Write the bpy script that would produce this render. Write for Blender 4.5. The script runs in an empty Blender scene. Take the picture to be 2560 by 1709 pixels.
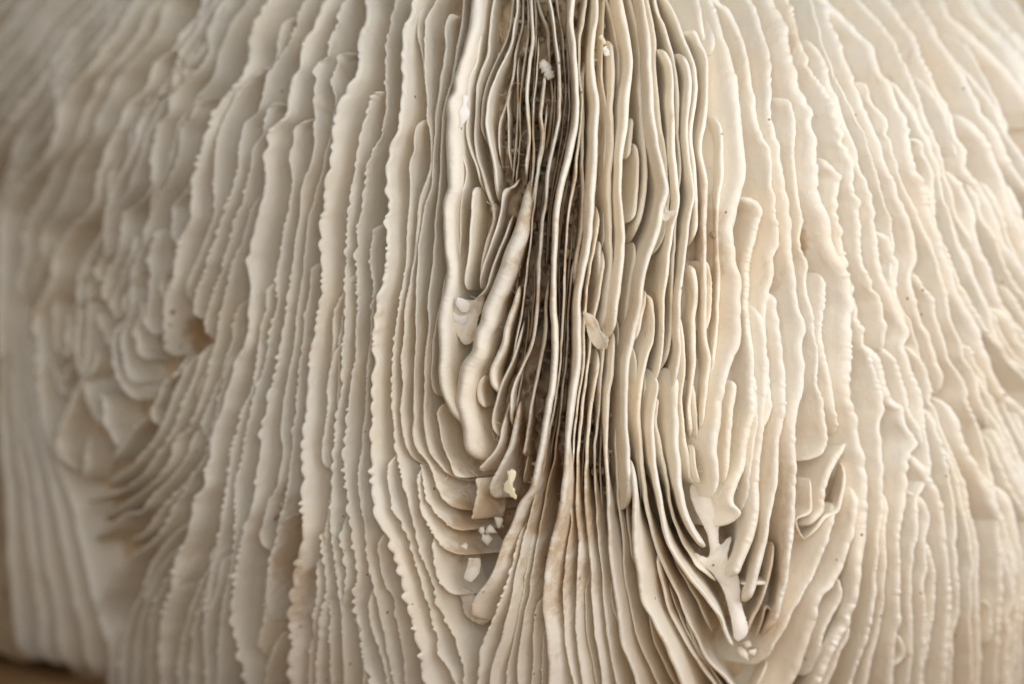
import bpy, math, random
import numpy as np
from mathutils import Vector

# ------------------------------------------------------------------ units
S = 0.006            # metres per unit; the frame is 10 units (60 mm of coral) wide
CAM_D = 28.0         # camera to the coral's nearest ridge, in units
scene = bpy.context.scene
rng = np.random.RandomState(7)

# ------------------------------------------------------------------ camera
cam_data = bpy.data.cameras.new("camera")
cam_data.lens = 100.0
cam_data.sensor_width = 36.0 * (10.0 / 28.0) / 0.36
cam_data.clip_start = 0.005
cam_data.clip_end = 50.0
cam_data.dof.use_dof = True
cam_data.dof.focus_distance = (CAM_D + 0.15) * S
cam_data.dof.aperture_fstop = 0.1 / (0.68 * S)
cam_data.dof.aperture_blades = 9
cam = bpy.data.objects.new("camera", cam_data)
scene.collection.objects.link(cam)
cam.location = (0, -CAM_D * S, 0)
cam.rotation_euler = (math.radians(90), 0, 0)
scene.camera = cam

# ------------------------------------------------------------------ world and lamps
world = bpy.data.worlds.new("World")
scene.world = world
world.use_nodes = True
bg = world.node_tree.nodes["Background"]
bg.inputs["Color"].default_value = (1.0, 0.95, 0.88, 1)
bg.inputs["Strength"].default_value = 0.14

def area(name, loc, target, size, power, color):
    d = bpy.data.lights.new(name, 'AREA')
    d.shape = 'RECTANGLE'
    d.size = size[0] * S
    d.size_y = size[1] * S
    d.energy = power
    d.color = color
    o = bpy.data.objects.new(name, d)
    scene.collection.objects.link(o)
    o.location = Vector(loc) * S
    o.rotation_euler = (Vector(target) - Vector(loc)).to_track_quat('-Z', 'Y').to_euler()
    return o

area("softbox_key", (10.2, -10.5, 4.6), (1.2, 0.8, -.4), (17, 17), 0.094, (0.975, 0.985, 1.015))
area("added_fill", (-2, -33, 5), (0, 1, 0), (18, 14), 0.105, (0.98, 0.985, 1.0))  # added fill behind the camera, placed to lift the dark gaps

vs = scene.view_settings
vs.view_transform = 'Standard'
vs.look = 'None'
vs.exposure = 0.0
vs.gamma = 1.0
vs.use_curve_mapping = False
scene.cycles.use_denoising = True
scene.cycles.max_bounces = 10
scene.cycles.diffuse_bounces = 7
scene.cycles.glossy_bounces = 3
scene.cycles.sample_clamp_indirect = 4.0

# ------------------------------------------------------------------ materials
SSS = 0.18

def new_mat(name):
    m = bpy.data.materials.new(name)
    m.use_nodes = True
    nt = m.node_tree
    return m, nt, nt.nodes, nt.links, nt.nodes["Principled BSDF"]

def coral_material(name, base, cream, stain_amount, bump=0.4, rough=0.75, places=()):
    m, nt, N, L, bsdf = new_mat(name)
    geo = N.new("ShaderNodeTexCoord")
    mp = N.new("ShaderNodeMapping")
    mp.inputs["Scale"].default_value = (1 / S,) * 3
    L.new(geo.outputs["Object"], mp.inputs["Vector"])
    def noise(scale, detail=4, rough_=0.55, dist=0.0):
        n = N.new("ShaderNodeTexNoise")
        n.inputs["Scale"].default_value = scale
        n.inputs["Detail"].default_value = detail
        n.inputs["Roughness"].default_value = rough_
        n.inputs["Distortion"].default_value = dist
        L.new(mp.outputs["Vector"], n.inputs["Vector"])
        return n
    def ramp(src, p0, p1, v0=0.0, v1=1.0):
        r = N.new("ShaderNodeMapRange")
        r.interpolation_type = 'SMOOTHSTEP'
        r.inputs["From Min"].default_value = p0
        r.inputs["From Max"].default_value = p1
        r.inputs["To Min"].default_value = v0
        r.inputs["To Max"].default_value = v1
        L.new(src, r.inputs["Value"])
        return r.outputs["Result"]
    def mix(fac, a, b):
        x = N.new("ShaderNodeMix")
        x.data_type = 'RGBA'
        L.new(fac, x.inputs["Factor"])
        for sock, v in (("A", a), ("B", b)):
            s = [i for i in x.inputs if i.name == sock and i.type == 'RGBA'][0]
            if isinstance(v, tuple):
                s.default_value = (*v, 1)
            else:
                L.new(v, s)
        return [o for o in x.outputs if o.type == 'RGBA'][0]
    col = mix(ramp(noise(0.8, 5).outputs["Fac"], 0.42, 0.68), base, cream)
    # tan mineral and dirt stains with ragged outlines
    st = noise(1.3, 7, 0.7, 0.6)
    fac = ramp(st.outputs["Fac"], 0.60, 0.74, 0.0, stain_amount)
    col = mix(fac, col, (0.52, 0.36, 0.19))
    # brown sediment stains that also paint gap shade into the cleft and fold tips
    for (x, y, z, rx, rz, amt) in places:
        sub = N.new("ShaderNodeVectorMath"); sub.operation = 'SUBTRACT'
        sub.inputs[1].default_value = (x, y, z)
        L.new(mp.outputs["Vector"], sub.inputs[0])
        scl = N.new("ShaderNodeVectorMath"); scl.operation = 'MULTIPLY'
        scl.inputs[1].default_value = (1 / rx, .6 / rx, 1 / rz)
        L.new(sub.outputs[0], scl.inputs[0])
        ln = N.new("ShaderNodeVectorMath"); ln.operation = 'LENGTH'
        L.new(scl.outputs[0], ln.inputs[0])
        wob = N.new("ShaderNodeMath"); wob.operation = 'MULTIPLY_ADD'
        L.new(noise(3.5, 5, .65).outputs["Fac"], wob.inputs[0])
        wob.inputs[1].default_value = 2.4
        L.new(ln.outputs["Value"], wob.inputs[2])
        col = mix(ramp(wob.outputs[0], 1.7, 2.4, amt, 0.0), col, (0.50, 0.34, 0.17))
    # dust specks
    v = N.new("ShaderNodeTexVoronoi")
    v.inputs["Scale"].default_value = 4.2
    v.inputs["Randomness"].default_value = 1.0
    L.new(mp.outputs["Vector"], v.inputs["Vector"])
    sp = ramp(v.outputs["Distance"], 0.05, 0.085, 0.75, 0.0)
    pick = N.new("ShaderNodeSeparateColor")
    L.new(v.outputs["Color"], pick.inputs["Color"])
    gate = ramp(pick.outputs["Red"], 0.68, 0.70)
    mul = N.new("ShaderNodeMath"); mul.operation = 'MULTIPLY'
    L.new(sp, mul.inputs[0]); L.new(gate, mul.inputs[1])
    col = mix(mul.outputs[0], col, (0.16, 0.10, 0.055))
    L.new(col, bsdf.inputs["Base Color"])
    bsdf.inputs["Roughness"].default_value = rough
    bsdf.inputs["IOR"].default_value = 1.5
    bsdf.inputs["Specular IOR Level"].default_value = 0.25
    bsdf.inputs["Subsurface Weight"].default_value = SSS
    bsdf.inputs["Subsurface Radius"].default_value = (1.0, 0.62, 0.34)
    bsdf.inputs["Subsurface Scale"].default_value = 0.09 * S
    b = N.new("ShaderNodeBump")
    b.inputs["Strength"].default_value = bump
    b.inputs["Distance"].default_value = 0.03 * S
    n2 = noise(9.0, 5, 0.6)
    L.new(n2.outputs["Fac"], b.inputs["Height"])
    L.new(b.outputs["Normal"], bsdf.inputs["Normal"])
    return m

def spot(u, v, y, ru, rv, amt):
    return ((u - 1280) / 256, y, (854.5 - v) / 256, ru / 256, rv / 256, amt)
STAIN_SHADE = [spot(1365, 640, .42, 120, 620, .8), spot(1400, 1200, .45, 130, 330, .7), spot(1185, 1330, .2, 80, 140, .7),
          spot(1900, 1570, .7, 70, 90, .6), spot(1690, 1420, .6, 50, 130, .45), spot(2080, 1220, 1.2, 40, 60, .8),
          spot(425, 815, 3.3, 55, 110, .9), spot(710, 1420, 1.7, 70, 200, .6), spot(230, 1230, 4.6, 120, 60, .7),
          spot(1770, 600, .5, 60, 140, .5), spot(2020, 610, 1.0, 40, 60, .8), spot(1960, 1330, .9, 60, 250, .45)]
M_RIDGE = coral_material("coral_white", (0.868, 0.812, 0.705), (0.858, 0.772, 0.63), 0.45, places=STAIN_SHADE)
M_FLOOR = coral_material("coral_floor", (0.74, 0.61, 0.43), (0.64, 0.48, 0.30), 0.9, 0.5)  # sediment brown, with gap shade partly put into the colour
M_BAR = coral_material("tan_bars", (0.80, 0.70, 0.54), (0.70, 0.55, 0.36), 0.6)  # sediment tan that also carries some painted gap shade
M_CHIP = coral_material("coral_chip", (0.88, 0.83, 0.76), (0.87, 0.80, 0.69), 0.15)
M_YELLOW = coral_material("yellowish_crumb", (0.80, 0.72, 0.52), (0.72, 0.60, 0.38), 0.3)
M_BROWN = coral_material("brown_crumb", (0.30, 0.20, 0.12), (0.42, 0.31, 0.20), 0.5)

def wood_material():
    m, nt, N, L, bsdf = new_mat("brown_wood")
    tc = N.new("ShaderNodeTexCoord")
    mp = N.new("ShaderNodeMapping")
    mp.inputs["Scale"].default_value = (30, 400, 400)
    L.new(tc.outputs["Object"], mp.inputs["Vector"])
    n = N.new("ShaderNodeTexNoise")
    n.inputs["Scale"].default_value = 1.0
    n.inputs["Detail"].default_value = 6
    L.new(mp.outputs["Vector"], n.inputs["Vector"])
    cr = N.new("ShaderNodeValToRGB")
    cr.color_ramp.elements[0].color = (0.30, 0.165, 0.06, 1)
    cr.color_ramp.elements[1].color = (0.46, 0.28, 0.12, 1)
    L.new(n.outputs["Fac"], cr.inputs["Fac"])
    L.new(cr.outputs["Color"], bsdf.inputs["Base Color"])
    bsdf.inputs["Roughness"].default_value = 0.55
    return m
M_WOOD = wood_material()

# ------------------------------------------------------------------ the coral's overall shape
# A flank of a domed skeleton, measured on a plan of 2560 x 1709 units (256 to the unit).
def sstep(a, b, x):
    t = np.clip((x - a) / (b - a), 0, 1)
    return t * t * (3 - 2 * t)

def crown(v):                                   # where the dome turns from left to right flank
    return 1380 + 520 * sstep(950, 1520, v)

def lean(u, v):                                 # how far a ridge leans off the view line
    w = crown(v) - u
    w = np.sign(w) * np.sqrt(w * w + 110.0 ** 2) - np.sign(w) * 110.0
    a = np.radians(54) * np.tanh(w / np.where(w < 0, 430.0, 520.0))
    return np.where(a < 0, a * .98, a)

def depth(u, v):                                # dome surface, units behind the focal plane
    a = (u - 1380) / 1400.0
    d = np.where(a < 0, 6.0 * a * a, 3.3 * a * a)
    up = np.clip((420 - v) / 420.0, 0, 2)
    d = d + up * up * (0.35 + 1.5 * np.clip(np.abs(a), 0, 1.2))
    dn = np.clip((v - 1200) / 500.0, 0, 2)
    d = d + dn * dn * (0.75 + 0.3 * np.abs(a))
    return d

def place(u, v, y):
    k = (CAM_D + y) / CAM_D
    return np.stack([(u - 1280) / 256.0 * k, y, (854.5 - v) / 256.0 * k], axis=-1)

coral = bpy.data.objects.new("mushroom_coral", None)
scene.collection.objects.link(coral)
coral.empty_display_size = 0.01
coral["label"] = "cream white mushroom coral skeleton of close-set toothed ridges, resting on a brown surface"
coral["category"] = "coral"

def mesh_obj(name, verts, quads, mat, parent=None, tris=None, ngons=()):
    me = bpy.data.meshes.new(name)
    verts = np.asarray(verts, dtype=np.float32) * S
    quads = np.asarray(quads, dtype=np.int32).reshape(-1, 4)
    tris = np.zeros((0, 3), np.int32) if tris is None else np.asarray(tris, np.int32).reshape(-1, 3)
    loops = np.concatenate([quads.ravel(), tris.ravel()] + [np.asarray(g, np.int32) for g in ngons])
    totals = np.concatenate([np.full(len(quads), 4), np.full(len(tris), 3), [len(g) for g in ngons]]).astype(np.int32)
    starts = np.concatenate([[0], np.cumsum(totals)[:-1]]).astype(np.int32)
    me.vertices.add(len(verts)); me.vertices.foreach_set("co", verts.ravel())
    me.loops.add(len(loops)); me.loops.foreach_set("vertex_index", loops.astype(np.int32))
    me.polygons.add(len(totals)); me.polygons.foreach_set("loop_start", starts)
    me.polygons.foreach_set("use_smooth", np.ones(len(totals), dtype=bool))
    me.update(calc_edges=True)
    me.validate()
    me.materials.append(mat)
    o = bpy.data.objects.new(name, me)
    scene.collection.objects.link(o)
    if parent is not None:
        o.parent = parent
    return o

# ------------------------------------------------------------------ ridge tracings
# key | options | column-row sheet : points ...     (each sheet is a quarter of the plan wide and high)
# options: k half thickness, h proud, a tooth height, p tooth spacing, s/e taper at start/end, l lean, x side shift
TR = """
a2 M s=0 | 00 1000,-60 760,190 620,320 480,560 330,800 200,950 60,1150 -60,1300
a1 M | 00 480,-20 370,110 200,330 0,560
a0 M k=14 | 00 1200,0 1060,260 880,520 800,650 660,790 580,920 510,980 500,1100 460,1300 400,1420 300,1567 | 10 200,80 60,300 10,420 -10,800 -30,1300
b0 m | 00 1640,-40 1530,40 1480,100 1470,200 1290,480 1150,640 1050,750 1030,850 930,1000 870,1120 870,1250 820,1320 700,1450 | 10 640,60 600,180 530,330 430,490 370,560 360,680 380,800 300,950 220,1200
b1 M | 00 1850,0 1840,80 1640,330 1590,450 1390,570 1360,650 1340,760 1300,830 1130,1000 1090,1150 1000,1270 960,1370 920,1567 | 10 895,60 880,130 860,230 750,430 650,500 530,700 480,830 480,960 400,1130 310,1330 330,1567 | 20 330,60 350,560 380,850 470,1000 620,1200
b2 m | 00 1900,240 1880,400 1650,650 1590,700 1560,850 1440,880 1370,900 1300,1050 1210,1200 1180,1350 | 10 1010,20 990,170 1000,330 960,440 950,560
b3 m | 00 2100,-40 2000,60 1960,170 1890,260 1900,450 1750,700 1700,720 1620,830 1570,930 1560,1040 1430,1160 1410,1280 1385,1340 1395,1567 | 10 1400,0 1400,70 1290,280 1130,400 1100,500 1090,680 1050,810 990,900 960,1020 930,1130 960,1280
b4 m s=20 | 00 1920,880 1780,970 1750,1100 1670,1160 1640,1250 1640,1330 1580,1560 | 10 1560,50 1440,250 1390,350 1340,460 1320,560 1310,700 1220,800 1180,900
b5 m | 10 1720,60 1680,200 1570,330 1580,500 1560,600 1600,700
b6 m s=20 | 10 1440,530 1400,700 1350,830 1385,920 1370,1030 1370,1200 1330,1450 1350,1500
b7 m | 10 1220,750 1130,900 1060,1060 1000,1180 1010,1350
b8 m | 10 1300,900 1250,930 1170,1080 1130,1150 1110,1300
b9 m s=25 | 10 1600,880 1500,960 1470,1050 1480,1130 1500,1200
b10 m s=20 | 10 860,800 790,840 770,940 690,1080 690,1160
b11 m | 10 1000,740 960,780 900,850 880,950 900,1020
b12 M | 10 830,1140 760,1190 640,1300 600,1400 | 20 590,60 560,150
b13 m | 10 560,1150 500,1190 490,1300 500,1560 | 20 490,60 540,130
b14 m | 10 1250,600 1200,780 1130,900
b15 m | 10 870,1300 900,1420 960,1500 | 20 1000,40
b16 m | 10 1260,1200 1300,1300 1250,1400 1220,1500 | 20 1240,0
A2 M k=16 h=.35 e=100 | 01 130,-40 110,0 30,110 | 00 2349,150 2280,300 2270,430 2250,620 2200,730 2080,850 1930,1080 1880,1240 1810,1440 1770,1567 | 10 1760,60 1740,170 1740,320 1720,480 1640,620 1605,800 1590,880 1590,950 1490,1150 1470,1300 1440,1500 | 20 1400,60 1390,130
B1 m s=25 | 01 400,165 330,160 230,230 205,330 190,500 160,600 50,650 | 00 2280,720 2080,1000 1990,1250 1970,1450 | 10 1970,0 1965,100 1975,220 1960,350 1900,560 1830,780 1700,1080 1650,1230
B2 m a=8 p=24 | 01 470,-20 430,40 400,120 390,230 330,300 310,400 260,460 190,560 100,700 70,780 50,880 10,1040 | 00 2240,1130 2220,1250 2200,1440 2190,1567 | 10 2170,60 2110,250 2040,430 1990,600 1880,900 1770,1180 1755,1290 1780,1400
B2b m s=20 | 01 270,965 180,950 110,1020 90,1130 60,1250 | 00 2330,1350 2290,1567 | 10 2270,60 2240,180 2200,340 2150,460 2100,640 2040,820 2040,900 2010,1000 1950,1130 1900,1280 1870,1420 1850,1567
B2c m | 10 2400,160 2349,260 2260,500 2210,680 2150,830 2090,1030 2050,1200 2010,1400 1980,1567 | 20 1920,200 1820,400 1740,600
B3 M k=16 h=.35 | 01 640,-30 620,0 580,50 560,170 490,310 440,370 390,550 370,640 310,700 280,830 265,950 230,1080 150,1150 80,1270 100,1340 45,1430 60,1567 | 11 60,60 60,170 20,330 | 10 2345,420 2320,520 2290,640 2295,740 2250,820 2280,1000 2290,1130 2270,1250 2260,1500 | 20 2230,50 2150,180 2120,300 2070,450 2030,600 1960,800 1920,920 1900,1100 1850,1200 1870,1300 1760,1470 1750,1567 | 30 1740,60 1700,200 1600,400 1580,520 1560,700 1500,850 1470,1000 1460,1200 1450,1567
B3a m s=20 | 11 185,1000 100,1080 85,1180 90,1260 50,1380 30,1567 | 21 20,60 | 20 2330,350 2240,600 2180,800 2120,1000 2080,1300 2060,1500 | 30 2040,60 2000,200 1960,420 1900,700 1870,1000 1860,1300
B3b m s=25 | 01 530,1075 420,1120 350,1170 340,1300 305,1400 325,1567 | 11 345,0 330,100 315,200 290,380 240,600 220,760 190,900 175,1050 185,1200 160,1350 110,1567 | 21 100,40 70,200 0,420 | 20 2310,600 2250,850 2200,1100 2150,1400 | 30 2160,0 2130,300 2080,600 2030,900 2000,1300 1990,1567
B3c m | 10 2260,1140 2230,1150 2150,1330 2120,1430 2120,1567 | 20 2090,80 2050,250 1960,450 1890,620 1830,900
B4 m a=8 p=26 h=.1 | 01 850,-30 830,0 780,50 760,150 760,240 710,290 665,360 650,460 630,560 560,570 540,640 550,760 510,790 525,880 510,950 535,1060 525,1200 520,1350 480,1540 | 11 460,0 425,120 410,270 400,400 370,580 340,760 320,900 300,1050 285,1200 250,1400 230,1567 | 21 215,60 190,200 150,350 110,550 90,680 50,820 45,960 20,1150 0,1250 | 20 2340,1330 2330,1450 | 30 2290,20 2230,120 2220,250 2160,440 2140,580 2150,700 2130,950 2180,1200 2230,1400 2250,1567
B5 m s=25 | 01 930,500 830,490 740,510 745,590 700,680 720,720 680,790 710,870 715,1000 690,1130 660,1300 610,1500 | 11 600,0 560,140 520,300 480,440 460,600 440,750 420,900 400,1080 380,1240 365,1350 370,1440 355,1567 | 21 340,30 300,270 260,450 245,600 230,740 220,830 240,970 235,1060 200,1250 170,1370 110,1450 90,1567 | 31 80,30 40,150 25,260 50,330 100,400
C M k=17 h=.4 | 01 990,-40 1000,0 1005,70 980,210 940,290 920,400 925,560 910,680 840,790 790,890 700,1060 690,1200 670,1300 660,1567 | 11 655,0 630,80 610,220 605,380 585,440 590,560 582,800 600,950 600,1080 560,1230 530,1380 500,1567 | 21 490,30 465,130 470,250 440,520 430,700 415,900 405,1050 420,1250 410,1400 420,1567 | 31 420,60 400,300 350,480 330,600 300,800 290,1000 310,1200 300,1400 300,1567
Cl m s=25 | 11 590,820 500,880 490,960 500,1080 470,1240 450,1400 440,1567 | 21 430,20 410,200 390,350 370,560 350,760 330,880 340,960 320,1050 300,1300 260,1500 | 31 240,0 205,80 170,250 120,450 85,600 75,800 70,1000 30,1200 0,1350
C6 m s=20 | 11 810,1070 720,1250 690,1450 690,1567 | 21 700,30 650,250
C5 m s=20 e=20 | 21 790,5 720,90 690,200 650,450 650,600 640,750 620,900 600,1000 600,1180
C1 m a=7 p=22 s=25 | 01 1180,840 1090,850 1030,930 1000,1050 970,1130 945,1290 930,1400 910,1480 910,1567 | 11 905,0 890,70 870,250 850,400 830,560 820,700 825,850 815,1050 815,1250 810,1400 800,1567 | 21 795,20 795,230 780,420 745,620 740,720 730,900 715,1100 690,1300 680,1567 | 31 680,0 690,220 720,450 750,640 770,850 780,1100 790,1300 800,1567
C2 m a=8 p=22 | 01 1275,-30 1270,0 1260,60 1245,130 1225,200 1215,300 1195,400 1190,520 1190,650 1180,760 1185,950 1160,1100 1140,1250 1110,1290 1080,1370 1060,1430 1040,1470 1010,1550 | 11 1005,0 1010,80 975,120 965,230 970,320 930,350 945,450 925,560 935,650 920,800 910,1000 915,1150 910,1300 905,1567 | 21 900,30 905,100 890,250 870,420 850,620 830,800 825,900 810,1050 815,1250 830,1450 845,1567 | 31 855,50 870,200 900,420 925,560 905,750 900,900 940,1000 960,1150 970,1290 1010,1440 1080,1567
C3 m s=20 | 11 1165,470 1130,480 1070,540 1055,640 1035,800 1040,900 1070,980 1075,1100 1060,1250 1050,1400 1040,1567 | 21 1030,60 1020,200 1010,350 1000,550 980,680 960,830 955,1000 950,1150 955,1350 960,1500 | 31 975,0 990,200 1010,350 1020,520 1050,600 1090,720 1130,900 1150,1000 1180,1100 1200,1300 1230,1440 1270,1567
C3b m s=30 | 31 1055,630 1030,780 1040,920 1080,1100 1130,1250 1180,1450 1200,1567
C3c m s=20 | 31 1135,160 1100,340 1120,450 1150,580 1180,690 1240,760 1270,880 1300,1000 1320,1120 1340,1300 1370,1567
D M k=13 h=.35 a=9 p=30 | 01 1465,-30 1460,0 1420,50 1390,190 1345,230 1340,350 1325,500 1330,700 1315,900 1300,1100 1270,1250 1200,1360 1205,1450 1170,1560 | 11 1165,0 1200,110 1165,170 1205,270 1165,300 1200,390 1165,460 1200,590 1190,780 1160,900 1145,1080 1110,1120 1100,1200 1110,1300 1070,1340 1090,1450 1045,1500 1070,1567 | 21 1060,30 1045,60 1075,140 1070,260 1055,320 1065,420 1055,620 1045,800 1040,1000 1045,1150 1045,1350 1070,1500 1085,1567 | 31 1090,20 1110,110 1190,210 1220,330 1310,570 1350,720 1400,880 1430,1030 1480,1200 1510,1300 1510,1440 1560,1567
D1 t | 01 1560,-30 1500,150 1480,320 1520,500 1540,700 1560,900 1580,1100
D2 m s=25 | 01 1570,1080 1500,1120 1450,1230 1440,1400 1400,1490 1400,1567 | 11 1395,0 1405,130 1395,300 1385,500 1375,700 1360,880 1340,1000 1310,1150 1290,1300 1270,1567 | 21 1265,0 1255,200 1245,400 1245,600 1255,780 1260,950 1280,1060 1320,1180 1350,1300 1390,1440 1410,1567 | 31 1410,30 1450,150 1480,280 1520,410 1570,520 1600,620 1640,700 1650,850 1700,930 1760,1050 1800,1120 1840,1250 1890,1420 1905,1567
D3 m s=25 | 21 1270,1000 1230,1100 1210,1200 1215,1320 1240,1430 1255,1567 | 31 1262,20 1330,90 1370,200 1430,380 1500,560 1550,740 1590,860 1620,1060 1670,1180 1670,1270 1720,1350 1760,1370 1820,1567
E0 m | 01 1680,-30 1660,0 1620,60 1565,150 1545,320 1530,340 1545,500 1540,620 1560,800 1570,1000 1565,1090 1590,1200 1600,1400 1600,1500 | 11 1590,0 1540,120 1490,250 1470,450 1460,600 1450,720 1430,900 1400,1050 1380,1140 1370,1220 1360,1310 1360,1400 1350,1567 | 21 1340,0 1330,150 1325,260 1335,380 1320,430 1325,560 1325,750 1340,870 1370,980 1400,1100 1420,1150
E0b m s=20 e=12 h=.1 | 21 1475,1150 1455,1260 1480,1400 1520,1567 | 31 1530,0 1580,100 1640,220 1700,320 1790,360 1870,385
E1 m s=25 | 01 1850,150 1780,125 1755,180 1730,280 1730,450 1715,520 1710,620 1685,700 1680,800 1650,980 1635,1050 1640,1200 1620,1400 1610,1567 | 11 1640,0 1600,130 1545,330 1520,450 1490,600 1480,750 1470,900 1460,1050 1460,1250 1465,1400 1465,1567 | 21 1465,0 1450,170 1445,300 1440,450 1435,580 1440,720 1430,820 1460,960 1500,1020 1550,1080 1600,1180 1650,1330 1700,1420 1760,1520 1830,1560
E1b m e=12 | 21 1480,1120 1520,1250 1580,1450 1640,1567 | 31 1650,0 1700,50 1780,120 1850,165
E2 m | 01 1900,-30 1880,200 1830,500 1780,800 1720,1000 1700,1200 1690,1567 | 11 1690,0 1670,200 1640,400 1640,600 1620,800 1600,1000 1580,1300 1590,1430 1570,1567 | 21 1560,60 1540,200 1545,400 1535,620 1530,750 1545,850 1560,950 1600,1040 1660,1110 1720,1200 1790,1290
E2b t e=10 | 11 1720,900 1690,1200 1640,1450 | 21 1620,0 1610,150 1610,420 1640,505
E3 m s=15 e=12 k=6 | 21 1705,560 1655,640 1670,760 1700,900 1740,1000 1780,1100 1830,1230 1890,1250
E3b m s=15 e=10 h=.1 | 31 1605,220 1620,400 1640,540 1700,660 1760,730 1810,755
E F k=21 h=.3 x=19 | 01 1960,-40 1950,0 1940,230 1900,380 1880,480 1840,580 1800,720 1780,860 1735,910 1740,1100 1725,1290 1735,1567 | 11 1740,0 1735,150 1690,280 1690,450 1700,620 1700,700 1725,870 1720,1000 1690,1150 1650,1300 1640,1400 1650,1567 | 21 1650,0 1655,100 1650,280 1660,400 1720,560 1790,680 1870,800
Fat F k=24 h=.3 x=18 e=25 s=240 | 12 170,0 120,100 90,230 0,640 | 11 2310,720 2250,900 2180,1080 2120,1200 2070,1300 2060,1400 2010,1500 2000,1567 | 21 2000,0 1990,100 1890,240 1860,400 1830,560 1860,680 1890,800 1895,950 1930,1100
F0 M k=7 h=.2 x=0 | 02 180,-30 180,0 190,350 160,550 140,750 130,900 145,1100 160,1300 130,1500 | 12 120,100
H1 m s=15 k=5 | 01 1890,1365 1900,1450 1940,1567 | 11 1900,0 1895,200 1870,400 1880,620 1870,850 1890,1040
H2 m s=12 k=8 h=.2 | 11 1990,140 1975,300 1970,450 1965,650 1940,850 1910,980 1900,1090
G1 m k=7 | 01 2090,-30 2055,150 2045,400 2010,600 1955,720 1940,870 1945,1050 1920,1200 1950,1350 2030,1560 | 11 2060,200
G2 m k=7 | 01 2195,-30 2190,0 2170,100 2150,280 2130,500 2060,650 2025,800 2020,1000 2000,1150 2005,1300 2030,1450 2070,1567 | 11 2100,120 2150,280 2190,400
G3 m k=7 h=.15 | 02 40,-20 45,100 20,250 0,400 | 01 2260,580 2160,800 2120,1000 2110,1100 2130,1250 2160,1400 2190,1567 | 11 2200,100 2190,290
G3b m k=9 s=10 | 11 2170,290 2180,450 2120,650 2080,800 2040,960
G2b t | 01 2349,30 2300,350 2180,620 2080,900 2070,1150 2110,1350
G4 t | 02 105,-20 95,250 50,420 25,600 15,700 | 01 2320,850 2280,1000 2240,1100 2230,1300 2250,1567
G5 m s=12 k=4 | 01 2340,820 2315,950 2310,1200 2325,1400 2345,1560
Ft m k=5 h=.15 | 12 60,60 20,150 | 11 2300,160 2250,380 2190,580 2130,770 2080,900 2030,1080
Fu m k=5 h=.15 | 11 2349,400 2280,620 2200,800 2150,950 2100,1100 1990,1180
I1 m k=15 x=10 h=.25 e=20 | 12 30,1050 | 11 2340,1250 2270,1460 2250,1567 | 21 2220,30 2180,160 2135,260 2140,370 2200,480
I2 m k=13 s=15 e=15 h=.1 | 21 2085,310 2040,400 2035,500 2075,600
I3 m k=6 h=.2 | 22 100,-200 60,0 | 21 2345,180 2240,430 2200,570 2170,700 2165,800 2200,880
I4 m k=9 h=.15 e=12 | 21 2349,500 2300,650 2250,800 2230,900 2190,1000 2100,1100 2010,1190
I5 m k=16 h=.15 e=20 x=10 | 21 2400,550 2349,780 2310,950 2250,1080 2190,1200 2130,1310 2110,1440
J m k=10 h=.15 s=10 | 21 2000,1250 2020,1330 1990,1480 1960,1600 | 31 1960,60
K M k=13 h=.45 x=8 | 02 530,-30 530,0 520,200 550,400 555,600 565,800 570,950 555,1150 510,1350 470,1530 | 12 440,60 400,250 375,450 365,700 360,900 365,1300 375,1567 | 22 365,0 350,430 300,680 260,900 220,1120 140,1370 40,1500 | 31 2320,120 2230,300 2190,450 2130,590 2000,760 1930,870 1880,960 1920,1010
j1 t k=4 h=.2 | 02 330,900 290,1300 | 12 250,0 220,200 190,400 165,700 140,900 115,1100 90,1350 40,1567 | 22 20,80 -20,200
j2 m k=7 h=.3 | 02 330,-20 370,150 400,350 425,600 440,850 430,1050 400,1250 350,1500 | 12 330,80 310,250 280,500 260,750 250,1000 240,1200 225,1400 190,1567 | 22 190,50 110,200 40,350 0,480 | 21 2330,650 2300,800
j3 t k=7 h=.25 e=8 | 12 340,950 310,1200 320,1400 300,1567 | 22 290,50 250,250 210,450 160,650 130,850 80,1060
j4 t k=4 | 02 410,-20 430,200 465,330 475,550 490,800 480,1000 460,1200 420,1450 400,1567 | 12 340,400 320,700 310,1000
c1 t k=5 h=.1 | 02 250,300 240,500 225,750 200,950 195,1200 205,1450 190,1567 | 12 170,200 120,500 60,800 0,950
c2 m k=7 h=.2 s=10 l=0 | 02 295,690 290,800 280,950 270,1100 280,1230 265,1400 240,1567 | 12 215,120 180,350
c3 m k=7 h=-.1 | 02 240,-20 280,150 320,250 340,450 350,620 360,760 370,900 355,1100 330,1300 280,1500
c4 t k=4 | 02 440,400 445,700 470,1000
g2 t k=4 | 12 540,-20 440,500 430,800 430,1200 430,1567 | 22 390,300 330,600
k2 m k=5 h=.25 | 02 680,-20 660,200 620,400 610,600 620,750 645,900 640,1100 610,1300 590,1450 | 12 590,50 560,180 520,400 500,700 480,950 470,1200 460,1567 | 22 455,0 440,250 400,500 380,650 330,850 300,1100 230,1350 170,1567 | 32 150,30 100,250 40,500 20,620 0,750 | 31 2280,1020 2200,1250 2155,1450 2140,1567
k3 t k=5 h=.05 | 12 610,650 560,900 530,1150 510,1400 510,1567 | 22 500,150 460,450 420,850 390,1050 340,1250 280,1567 | 32 270,0 220,250 170,600 150,750 110,920 90,1050 70,1200 50,1350 60,1567
k3b t k=4 | 22 300,1050 280,1300 240,1500 | 32 200,150 130,500 80,800 20,1100 | 31 2330,1300 2305,1420 2300,1567
k4 m s=20 k=5 | 32 245,770 200,1000 185,1150 190,1350 175,1567
k4b t k=4 | 32 270,1050 265,1300 260,1567
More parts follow.
